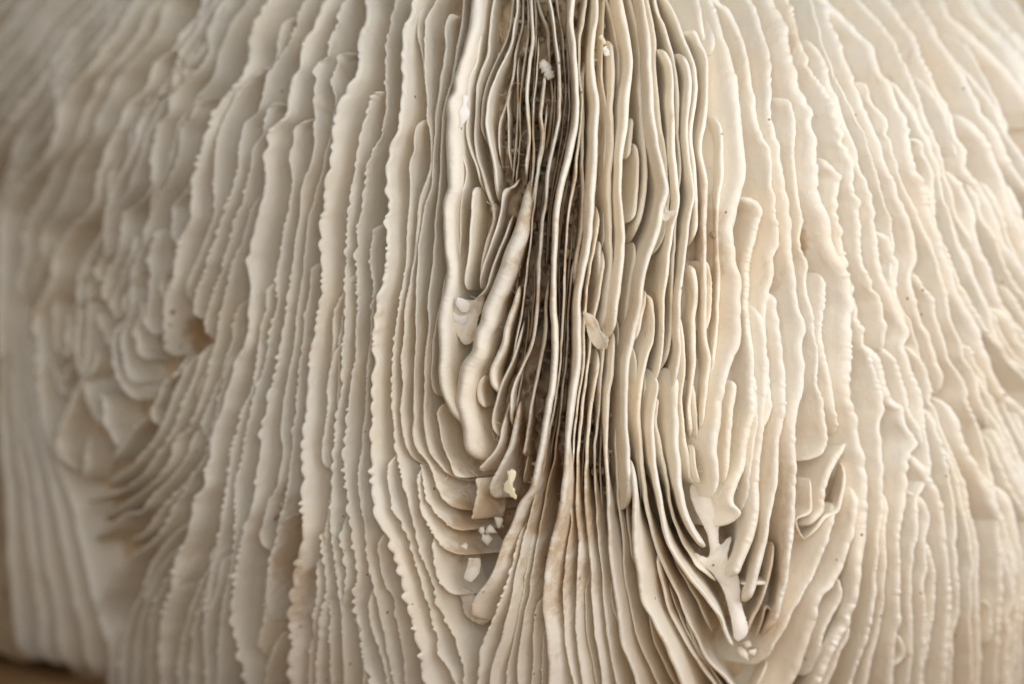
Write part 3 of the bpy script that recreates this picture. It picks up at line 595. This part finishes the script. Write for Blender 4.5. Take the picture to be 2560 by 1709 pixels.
def teeth(s, amp, pitch):
    """irregular rounded teeth along arc length s"""
    cuts = [-rng.uniform(0, pitch)]
    while cuts[-1] < s[-1] + pitch:
        cuts.append(cuts[-1] + pitch * rng.uniform(.35, 1.9))
    cuts = np.array(cuts)
    ht = amp * rng.uniform(.2, 1.3, len(cuts)) * np.interp(cuts, np.linspace(-50, s[-1] + 100, 9), rng.uniform(.3, 1.25, 9))
    sharp = rng.uniform(.6, 1.5, len(cuts))
    skew = rng.uniform(.6, 1.5, len(cuts))
    i = np.searchsorted(cuts, s, side='right') - 1
    i = np.clip(i, 0, len(cuts) - 2)
    x = np.clip((s - cuts[i]) / (cuts[i + 1] - cuts[i]), 0, 1) ** skew[i]
    return ht[i] * np.sin(np.pi * x) ** sharp[i]

def extend(p):
    """run a ridge on past the edge of the traced plan"""
    out = p
    def off(q):
        return q[0] < 8 or q[0] > 2552 or q[1] < 12 or q[1] > 1697
    if off(p[0]):
        t = p[0] - p[1]; t = t / max(np.hypot(*t), 1e-6)
        out = np.concatenate([[p[0] + t * 110], out])
    if off(p[-1]):
        t = p[-1] - p[-2]; t = t / max(np.hypot(*t), 1e-6)
        out = np.concatenate([out, [p[-1] + t * 110]])
    return out

STEP = 3.0
PROF_T = np.array([0.0, 0.35, 0.95, 1.9, 3.6, 7.0])         # in half thicknesses, then to the root
PROF_W = np.array([0.22, 0.66, 0.95, 1.05, 1.12, 1.2])
ROOT = 1.25                                                  # wall height, units

def build_ridge(name, o, pts, parent):
    on0 = 8 < pts[0][0] < 2552 and 12 < pts[0][1] < 1697
    on1 = 8 < pts[-1][0] < 2552 and 12 < pts[-1][1] < 1697
    pts = extend(pts)
    c, s = resample(pts, step=STEP)
    cf = smooth(c, 1.8)
    c = smooth(c, min(9.0, len(c) / 14.0 + .5))
    crest_du, crest_dv = (cf - c)[:, 0] / 256.0, -(cf - c)[:, 1] / 256.0
    n = len(c)
    u, v = c[:, 0].copy(), c[:, 1].copy()
    al = lean(u, v) if 'l' not in o else np.full(n, math.radians(o['l'] * (.55 if -21 < o['l'] < 0 else 1)))
    flank = float(np.clip(np.mean(np.abs(al)) / math.radians(34), 0, 1))
    rightness = flank if al.mean() < 0 else 0.0
    k = o['k'] * ((0.50 - 0.02 * flank + 0.40 * rightness) if o['k'] < 18 else (0.86 - 0.25 * flank))
    if 'x' in o:
        u = u + o['x'] * .8
    else:
        u = u + k * np.cos(al) * np.clip(al / math.radians(25), -1, 1)
    blade = k * (1 + rand_wave(s, 50, .07) + rand_wave(s, 150, .24))
    # crest heights: teeth, slow undulation, tapered free ends
    up = teeth(s, 1.0 + .6 * (1 - flank), 7.5) + teeth(s, o['a'] * (0.25 + (1.35 if al.mean() > 0 else .7) * flank * flank), o['p']) + rand_wave(s, 34, 2.2) + rand_wave(s, 95, 4.0)
    drop = np.zeros(n)
    thin = np.ones(n)
    for at_start, on in ((True, on0), (False, on1)):
        if not on:
            continue
        ln = (1.7 * (o['s'] if at_start else o['e'])) or 60.0
        ln = min(ln, .3 * s[-1])
        x = np.clip((s if at_start else s[-1] - s) / ln, 0, 1)
        fall = 1 - np.sqrt(np.clip(1 - (1 - x) ** 2, 0, 1))
        opt = o['s'] if at_start else o['e']
        room = .22 * s[-1]
        drop = drop + fall * min(room, 150 if opt == 0 or opt > 40 else 95) * (1 - .5 * flank)
        thin = thin * (0.18 + 0.82 * np.clip(1 - (1 - x) ** 2, 0, 1) ** .8)
    blade = blade * thin
    u = u + rand_wave(s, 70, 1.8) + rand_wave(s, 28, .8)
    hh = o['h'] * np.clip(1 - np.abs(al) / math.radians(46), .26, 1)
    y = depth(u, v) - hh
    base = place(u, v, y)                                    # crest line
    I = np.stack([np.sin(al), np.cos(al), np.zeros(n)], axis=-1)   # from crest down to root
    tan = np.gradient(smooth(base, min(8.0, n / 14.0 + .5)), axis=0)
    W = np.cross(tan, I)
    W /= np.maximum(np.linalg.norm(W, axis=1, keepdims=True), 1e-9)
    upx = 1 / 256.0
    ts = [PROF_T[j] * blade * upx for j in range(len(PROF_T))]
    root = min(ROOT, .22 + .55 * s[-1] / 256) if (on0 and on1) else ROOT
    rows_t = ts + [np.maximum(root * .62 + hh, ts[-1] + .02), np.maximum(root + hh, ts[-1] + .05)]
    rows_w = [PROF_W[j] * blade * upx for j in range(len(PROF_W))] + [1.25 * blade * upx, 1.4 * blade * upx + .01]
    tooth_fade = [float(math.exp(-PROF_T[j] * k / (.9 * o['a'] + 1.5))) for j in range(6)] + [0, 0]
    side_fade = [1, .97, .85, .55, .22, .05, 0, 0]
    jog = np.stack([crest_du, np.zeros(n), crest_dv], axis=-1)
    sway = rand_wave(s, 60, 2.5) * upx
    P = []
    def row(j, sign):
        t = rows_t[j] - up * upx * tooth_fade[j] + drop * upx * (1 if j < 6 else .3)
        relief = (rand_wave(s, 13, .22) + rand_wave(s, 30, .3)) * upx if 1 < j < 6 else 0
        wob = sway * (j / 7.0)
        return base + jog * side_fade[j] + I * t[:, None] + W * (sign * (rows_w[j] + relief) + wob)[:, None]
    for j in range(7, -1, -1):
        P.append(row(j, -1))
    for j in range(0, 8):
        P.append(row(j, 1))
    P = np.stack(P, axis=1)                                   # n x m x 3
    m = P.shape[1]
    idx = np.arange(n * m).reshape(n, m)
    quads = np.stack([idx[:-1, :-1], idx[1:, :-1], idx[1:, 1:], idx[:-1, 1:]], axis=-1).reshape(-1, 4)
    caps = []
    for r_, flip in ((idx[0], False), (idx[-1], True)):
        for j in range(m // 2 - 1):
            q = [r_[j], r_[j + 1], r_[m - 2 - j], r_[m - 1 - j]]
            caps.append(q[::-1] if flip else q)
    quads = np.concatenate([quads, np.array(caps)])
    return mesh_obj(name, P.reshape(-1, 3), quads, M_RIDGE, parent), base, I, W

ridges = {}
order = []
for line in TR.strip().splitlines():
    if line.strip():
        key, o, pts = parse_line(line)
        ridges[key] = (o, pts)
        order.append(key)
fill_n = 0
for line in FILLS.strip().splitlines():
    w = line.split()
    A, _ = resample(ridges[w[0]][1], n=40)
    B, _ = resample(ridges[w[1]][1], n=40)
    nf = int(w[2])
    for i in range(nf):
        f = (i + 1 + rng.uniform(-.2, .2)) / (nf + 1)
        pts = A * (1 - f) + B * f
        key = "fill%d" % fill_n
        fill_n += 1
        ridges[key] = (parse_opts(w[3:]), pts)
        order.append(key)
built = {}
for key in order:
    o, pts = ridges[key]
    ob, base, I, W = build_ridge("ridge", o, pts, coral)
    built[key] = (base, I, W)

# ------------------------------------------------------------------ floor between the ridges
def build_body():
    us = np.arange(-240, 2801, 7.0)
    vs_ = np.arange(-240, 1841, 7.0)
    U, Vv = np.meshgrid(us, vs_, indexing='ij')
    rim = np.interp(U, [-240, 0, 55, 109, 126, 158, 170, 195, 240, 2800],
                    [1630, 1632, 1655, 1650, 1630, 1625, 1665, 1700, 1800, 1840])
    Vr = np.minimum(Vv, rim)
    mid = np.exp(-((U - 1400 - np.clip(Vr - 1100, 0, 600) * .35) / 230.0) ** 2) * (1 - sstep(1100, 1350, Vr))
    y = depth(U, Vr) + 1.0 - .66 * mid
    pit = np.sin(U / 5.1 + 2.2 * np.sin(Vr / 31.0)) * np.sin(Vr / 8.3 + 2.0 * np.sin(U / 17.0)) + .6 * np.sin(Vr / 19.0 + U / 11.0)
    y = y + .5 * mid * np.clip(pit - .35, 0, 1)
    g = np.zeros_like(U)
    for wl, am in ((9, .05), (23, .09)):
        ph = rng.uniform(0, 6, 4)
        g += am * (np.sin(U / wl + ph[0] + 1.7 * np.sin(Vr / (wl * 2.3) + ph[1])) * np.sin(Vr / (wl * 1.6) + ph[2]))
    y = y + g
    P = place(U, Vr, y)
    over = (Vv - Vr) / 14.0
    P[..., 1] += over * 0.2                                   # the rim turns under
    nu, nv = U.shape
    idx = np.arange(nu * nv).reshape(nu, nv)
    q = np.stack([idx[:-1, :-1], idx[1:, :-1], idx[1:, 1:], idx[:-1, 1:]], axis=-1).reshape(-1, 4)
    # close the back so that the body is solid
    Pb = P.copy()
    Pb[..., 1] = np.maximum(P[..., 1] + 0.6, 7.0)
    off = nu * nv
    qb = q[:, ::-1] + off
    def strip(line_idx):
        a = line_idx
        return np.stack([a[:-1], a[1:], a[1:] + off, a[:-1] + off], axis=-1)
    sides = np.concatenate([strip(idx[0, :]), strip(idx[-1, ::-1]), strip(idx[::-1, 0]), strip(idx[:, -1])])
    V = np.concatenate([P.reshape(-1, 3), Pb.reshape(-1, 3)])
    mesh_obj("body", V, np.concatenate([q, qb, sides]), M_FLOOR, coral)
build_body()

# ------------------------------------------------------------------ cross bars in the open clefts of the middle
def tube_mesh(paths, radii, sides=6):
    Vs, Qs = [], []
    base_i = 0
    for p, r in zip(paths, radii):
        p = np.asarray(p); n = len(p)
        r = np.broadcast_to(r, (n,))
        t = np.gradient(p, axis=0)
        t /= np.maximum(np.linalg.norm(t, axis=1, keepdims=True), 1e-9)
        ref = np.where(np.abs(t[:, 1:2]) < .9, np.array([[0, 1., 0]]), np.array([[1., 0, 0]]))
        a = np.cross(t, ref); a /= np.maximum(np.linalg.norm(a, axis=1, keepdims=True), 1e-9)
        b = np.cross(t, a)
        th = np.arange(sides) * 2 * np.pi / sides
        ring = p[:, None, :] + r[:, None, None] * (np.cos(th)[None, :, None] * a[:, None, :] + np.sin(th)[None, :, None] * b[:, None, :])
        idx = base_i + np.arange(n * sides).reshape(n, sides)
        nx = np.roll(idx, -1, axis=1)
        Qs.append(np.stack([idx[:-1], nx[:-1], nx[1:], idx[1:]], axis=-1).reshape(-1, 4))
        Vs.append(ring.reshape(-1, 3))
        base_i += n * sides
    return np.concatenate(Vs), np.concatenate(Qs)

paths, radii = [], []
lines = []
for key in order:
    base = built[key][0]
    k_ = (CAM_D + base[:, 1]) / CAM_D
    lu, lv = 1280 + base[:, 0] / k_ * 256, 854.5 - base[:, 2] / k_ * 256
    if np.mean(np.abs(lu - crown(lv))) < 330 and lv[-1] - lv[0] > 60 and np.all(np.diff(lv) > 0):
        lines.append((lu, lv))
v0 = -20.0
while v0 < 1720:
    v0 += 5.5
    us = sorted(float(np.interp(v0, lv, lu)) for lu, lv in lines if lv[0] < v0 < lv[-1])
    for ua, ub in zip(us[:-1], us[1:]):
        gap = ub - ua
        mid = (ua + ub) / 2
        near = math.exp(-((mid - 1385 + max(0, v0 - 1000) * .03) / 130.0) ** 2)
        if not 8 < gap < 30 or rng.uniform() > .32 * near * (.35 if v0 > 1420 else 1):
            continue
        yy = float(depth(np.array(mid), np.array(v0))) + rng.uniform(.22, .9)
        sl = rng.normal(0, 3)
        vv = v0 + rng.uniform(-3, 3)
        p = np.array([place(ua + gap * f, vv + sl * (f - .5), yy + rng.normal(0, .012)) for f in (0, .18, .38, .62, .82, 1)])
        rr = rng.uniform(2.0, 5.5) / 256
        paths.append(p)
        radii.append(np.array([2.6, 1.5, .9, .9, 1.5, 2.6]) * rr)
V, Q = tube_mesh(paths, radii)
bars = mesh_obj("cross_bars", V, Q, M_BAR, coral)
bars["kind"] = "stuff"

# fine pale fibres caught between the ridges
paths, radii = [], []
for i in range(150):
    if rng.uniform() < .75:
        u0, v0 = 1340 + rng.normal(0, 90), rng.uniform(40, 1250)
    else:
        u0, v0 = rng.choice([1185, 1800]) + rng.normal(0, 40), 1180 + rng.normal(0, 70)
    y0 = float(depth(np.array(u0), np.array(v0))) + rng.uniform(-.1, .25)
    ang = rng.uniform(0, 6.3)
    p = []
    uu, vv = u0, v0
    for j in range(9):
        p.append(place(uu, vv, y0 + .03 * math.sin(j * .9 + i)))
        ang += rng.normal(0, .45)
        uu += math.cos(ang) * 4.2
        vv += math.sin(ang) * 4.2
    paths.append(np.array(p))
    radii.append(np.full(9, rng.uniform(.35, .6) / 256))
V, Q = tube_mesh(paths, radii, 4)
fib = mesh_obj("fine_fibres", V, Q, M_CHIP, coral)
fib["kind"] = "stuff"

# ------------------------------------------------------------------ loose pieces lodged on the ridges
def flake(name, label, cat, poly, y_off, thick, mat, tilt=(0, 0), group=None, rough=1.5, part=False):
    """a broken plate with an outline of its own, real thickness and slight curl"""
    poly = np.array(poly, float)
    p, _ = resample(np.concatenate([poly, poly[:1]]), step=5)
    p = p[:-1] + rng.normal(0, rough * .35, (len(p) - 1, 2))
    c = p.mean(axis=0)
    yc = float(depth(np.array(c[0]), np.array(c[1]))) + y_off
    tg = np.roll(p, -1, axis=0) - np.roll(p, 1, axis=0)
    nr = np.stack([-tg[:, 1], tg[:, 0]], axis=1) / np.maximum(np.hypot(*tg.T), 1e-6)[:, None]
    if np.sum(p[:, 0] * np.roll(p[:, 1], -1) - p[:, 1] * np.roll(p[:, 0], -1)) < 0:
        nr = -nr
    rings = []
    for ins, dz in ((1.6, -1.0), (.5, -.75), (0, 0), (.5, .75), (1.6, 1.0)):
        q = p + nr * ins
        yy = yc + dz * thick * .5 / 256 + (q[:, 0] - c[0]) * tilt[0] / 256 + (q[:, 1] - c[1]) * tilt[1] / 256
        yy = yy + 0.018 * np.sin(q[:, 0] * .09 + q[:, 1] * .06)
        rings.append(place(q[:, 0], q[:, 1], yy))
    R = np.stack(rings)
    origin = place(c[0], c[1], yc)
    m, n = R.shape[:2]
    idx = np.arange(m * n).reshape(m, n)
    nx = np.roll(idx, -1, axis=1)
    q = np.stack([idx[:-1], idx[1:], nx[1:], nx[:-1]], axis=-1).reshape(-1, 4)
    o = mesh_obj(name, R.reshape(-1, 3) - origin, q, mat, None, None, [list(idx[0]), list(idx[-1][::-1])])
    o.location = Vector(origin) * S
    if part:
        o.parent = coral
        return o
    o["label"] = label
    o["category"] = cat
    if group:
        o["group"] = group
    return o

def lump(name, label, cat, path, rad, y_off, mat, group=None):
    """a knobbly crumb built round a short bent axis"""
    path = np.array(path, float)
    p, _ = resample(path, n=14)
    c = p.mean(axis=0)
    yc = float(depth(np.array(c[0]), np.array(c[1]))) + y_off
    axis = np.stack([place(a, b, yc) for a, b in p])
    x = np.linspace(-1, 1, 14)
    prof = np.sqrt(np.clip(1 - x ** 6, 0.02, 1)) * (1 + rng.uniform(-.18, .18, 14))
    V, Q = tube_mesh([axis], [prof * rad / 256], 10)
    V = V + rng.normal(0, rad * .11 / 256, V.shape)
    n0 = len(V)
    V = np.concatenate([V, V[:10].mean(0)[None], V[-10:].mean(0)[None]])
    tris = [[n0, (j + 1) % 10, j] for j in range(10)] + [[n0 + 1, n0 - 10 + j, n0 - 10 + (j + 1) % 10] for j in range(10)]
    origin = place(c[0], c[1], yc)
    o = mesh_obj(name, V - origin, Q, mat, None, tris)
    o.location = Vector(origin) * S
    o["label"] = label
    o["category"] = cat
    if group:
        o["group"] = group
    return o

flake("flake", "long pale chip with a forked tip wedged between ridges right of the central cleft", "flake",
      [(1457, 778), (1476, 784), (1490, 797), (1504, 830), (1522, 848), (1519, 862), (1521, 875), (1506, 868), (1497, 873), (1486, 864), (1474, 848), (1466, 818)],
      -.30, 5, M_RIDGE, (-.9, .15))
lump("crumb", "rounded bean-shaped white crumb lodged high in the central cleft", "crumb",
     [(1348, 158), (1360, 163), (1369, 180), (1380, 198)], 13, -.02, M_CHIP)
flake("flake", "ragged yellowish strip on the thin ridges beside the lower tip of the fat central ridge", "flake",
      [(1270, 1178), (1284, 1170), (1289, 1192), (1281, 1206), (1286, 1222), (1291, 1248), (1280, 1244), (1266, 1228), (1258, 1212), (1268, 1200)],
      -.35, 7, M_YELLOW, (.1, .1), None, 4)
flake("flake", "square white chip in the hollow between the two fat ridges left of the cleft", "flake",
      [(1143, 742), (1160, 747), (1174, 757), (1173, 776), (1160, 782), (1146, 772), (1139, 756)], -.05, 6, M_CHIP, (.2, .3), None, 2)
flake("flake", "jagged white chip lying under the square chip in the hollow", "flake",
      [(1131, 778), (1150, 788), (1168, 790), (1166, 806), (1154, 814), (1142, 806), (1132, 800)], .02, 6, M_CHIP, (-.2, .3), None, 3)
flake("flake", "thin translucent-looking scale stuck flat on the fat white ridge near the top", "flake",
      [(1157, 238), (1171, 240), (1168, 262), (1174, 286), (1162, 306), (1147, 322), (1150, 300), (1146, 282), (1156, 262)], -.62, 4, M_CHIP, (.35, 0))
flake("flake", "bright white notched chip stuck across a gap at the right-hand ridges", "flake",
      [(1664, 514), (1670, 526), (1682, 527), (1692, 528), (1690, 540), (1676, 544), (1668, 553), (1658, 552), (1659, 532)], -.40, 5, M_RIDGE, (-.5, .2), None, 1)
lump("crumb", "small yellowish crumb caught at the top of the broken ridge right of the cleft", "crumb",
     [(1500, 88), (1506, 100), (1512, 112)], 6, -.4, M_YELLOW)
lump("crumb", "pale lump bridging two ridges below the yellowish crumb", "crumb",
     [(1508, 118), (1516, 130), (1520, 142)], 8, -.1, M_CHIP)
lump("crumb", "brown gritty crumb sitting between two ridges right of centre", "crumb",
     [(1776, 582), (1784, 588), (1786, 596)], 7, .02, M_BROWN)
flake("flake", "oblong pale chip standing loose at the bottom of the left fold", "flake",
      [(1172, 1394), (1200, 1396), (1202, 1420), (1194, 1440), (1178, 1454), (1160, 1446), (1166, 1418)], .05, 12, M_RIDGE, (.2, .1), None, 2)
def shard(c, r, y_off, mat, label, group):
    """a small angular broken piece"""
    n1, n2 = 7, 4
    th = np.sort(rng.uniform(0, 2 * np.pi, n1))
    th = th + np.linspace(0, .01, n1)
    rad = r * rng.uniform(.65, 1.15, n1)
    ax = rng.uniform(.6, 1.0), rng.uniform(.9, 1.4)
    rot = rng.uniform(0, 3.1)
    yc = float(depth(np.array(c[0]), np.array(c[1]))) + y_off
    rings = []
    for f, dz in ((.75, -.55), (1.0, -.15), (.95, .35), (.6, .75)):
        x, z = rad * np.cos(th) * ax[0] * f, rad * np.sin(th) * ax[1] * f
        xx, zz = x * math.cos(rot) - z * math.sin(rot), x * math.sin(rot) + z * math.cos(rot)
        rings.append(np.stack([xx, np.full(n1, dz * r) + rng.normal(0, .12 * r, n1), zz], axis=-1) / 256)
    R = np.stack(rings)
    idx = np.arange(n1 * n2).reshape(n2, n1)
    nx = np.roll(idx, -1, axis=1)
    q = np.stack([idx[:-1], idx[1:], nx[1:], nx[:-1]], axis=-1).reshape(-1, 4)
    V = np.concatenate([R.reshape(-1, 3), R[0].mean(0)[None] + [[0, -.15 * r / 256, 0]], R[-1].mean(0)[None]])
    tr = [[n1 * n2, j, (j + 1) % n1] for j in range(n1)] + [[n1 * n2 + 1, n1 * (n2 - 1) + (j + 1) % n1, n1 * (n2 - 1) + j] for j in range(n1)]
    o = mesh_obj("crumb", V, q, mat, None, tr)
    o.location = Vector(place(c[0], c[1], yc)) * S
    o["label"], o["category"], o["group"] = label, "crumb", group
    return o

LF, RF, FL = "crumbs packed in the left fold", "crumbs caught in the right fold", "crumbs on the left flank"
for c, r, mat, grp, lab in (
        ((1228, 1322), 19, M_RIDGE, LF, "largest angular white crumb in the middle of the pile in the left fold"),
        ((1246, 1302), 16, M_RIDGE, LF, "angular white crumb at the upper right edge of the pile in the left fold"),
        ((1216, 1344), 16, M_RIDGE, LF, "angular white crumb at the lower end of the pile in the left fold"),
        ((1204, 1326), 12, M_RIDGE, LF, "small angular white crumb on the left side of the pile in the left fold"),
        ((1160, 1366), 12, M_RIDGE, LF, "small white crumb lying alone on the curved ridge above the oblong chip"),
        ((1122, 1196), 15, M_RIDGE, LF, "angular white crumb beside the upper left end of the left fold"),
        ((1150, 1256), 13, M_RIDGE, LF, "angular white crumb on the left side of the left fold, below its upper end"),
        ((1210, 1518), 18, M_RIDGE, LF, "angular white crumb at the bottom tip of the left fold below the oblong chip"),
        ((1858, 1632), 20, M_RIDGE, RF, "leftmost cream crumb at the bottom tip of the right fold"),
        ((1882, 1618), 18, M_RIDGE, RF, "rightmost cream crumb at the bottom tip of the right fold"),
        ((1868, 1606), 12, M_RIDGE, RF, "smallest and uppermost cream crumb at the tip of the right fold"),
        ((420, 812), 12, M_BROWN, FL, "brown gritty crumb in the middle of the dark hollow at the left swirl"),
        ((408, 850), 13, M_BROWN, FL, "larger brown gritty crumb at the bottom of the hollow at the left swirl"),
        ((432, 780), 9, M_BROWN, FL, "small brown crumb at the top of the hollow at the left swirl"),
        ((690, 1290), 9, M_BROWN, FL, "small brown crumb low down between the shaded ridges left of centre"),
        ((704, 1260), 8, M_YELLOW, FL, "pale tan crumb just above a small brown crumb left of centre")):
    shard(c, r, .20 if mat is M_RIDGE else .1, mat, lab, grp)

# flat webs of skeleton that join the ridge ends
flake("web", "", "", [(1755, 1105), (1768, 1105), (1774, 1190), (1800, 1212), (1830, 1240), (1822, 1281), (1800, 1310), (1802, 1360),
                      (1826, 1340), (1820, 1400), (1846, 1440), (1852, 1500), (1864, 1590), (1846, 1602), (1826, 1540), (1806, 1470),
                      (1772, 1424), (1735, 1398), (1733, 1382), (1768, 1392), (1766, 1330), (1746, 1290), (1733, 1262), (1726, 1215), (1750, 1190)],
      .36, 30, M_CHIP, (0, .1), None, 1.5, True)
flake("web", "", "", [(1140, 742), (1182, 750), (1210, 738), (1204, 776), (1196, 800), (1186, 850), (1166, 862), (1140, 830), (1134, 790)],
      .1, 16, M_RIDGE, (0, .1), None, 2, True)
flake("web", "", "", [(1120, 1470), (1150, 1490), (1166, 1540), (1190, 1556), (1205, 1560), (1230, 1545), (1200, 1500), (1170, 1470)],
      .2, 22, M_RIDGE, (0, .1), None, 2.5, True)

# ------------------------------------------------------------------ the surface below
tz = float(place(np.array(60.0), np.array(1668.0), float(depth(np.array(60.0), np.array(1668.0))) + .9)[2]) - .01
tv = []
for x, y in ((-60, -60), (60, -60), (60, 90), (-60, 90)):
    tv.append((x, y, tz))
table_v = tv + [(x, y, tz - 2.5) for x, y, _ in tv]
tq = [(0, 1, 2, 3), (7, 6, 5, 4), (0, 4, 5, 1), (1, 5, 6, 2), (2, 6, 7, 3), (3, 7, 4, 0)]
table = mesh_obj("table_top", table_v, tq, M_WOOD)
table.data.polygons.foreach_set("use_smooth", np.zeros(6, dtype=bool))
table["kind"] = "structure"
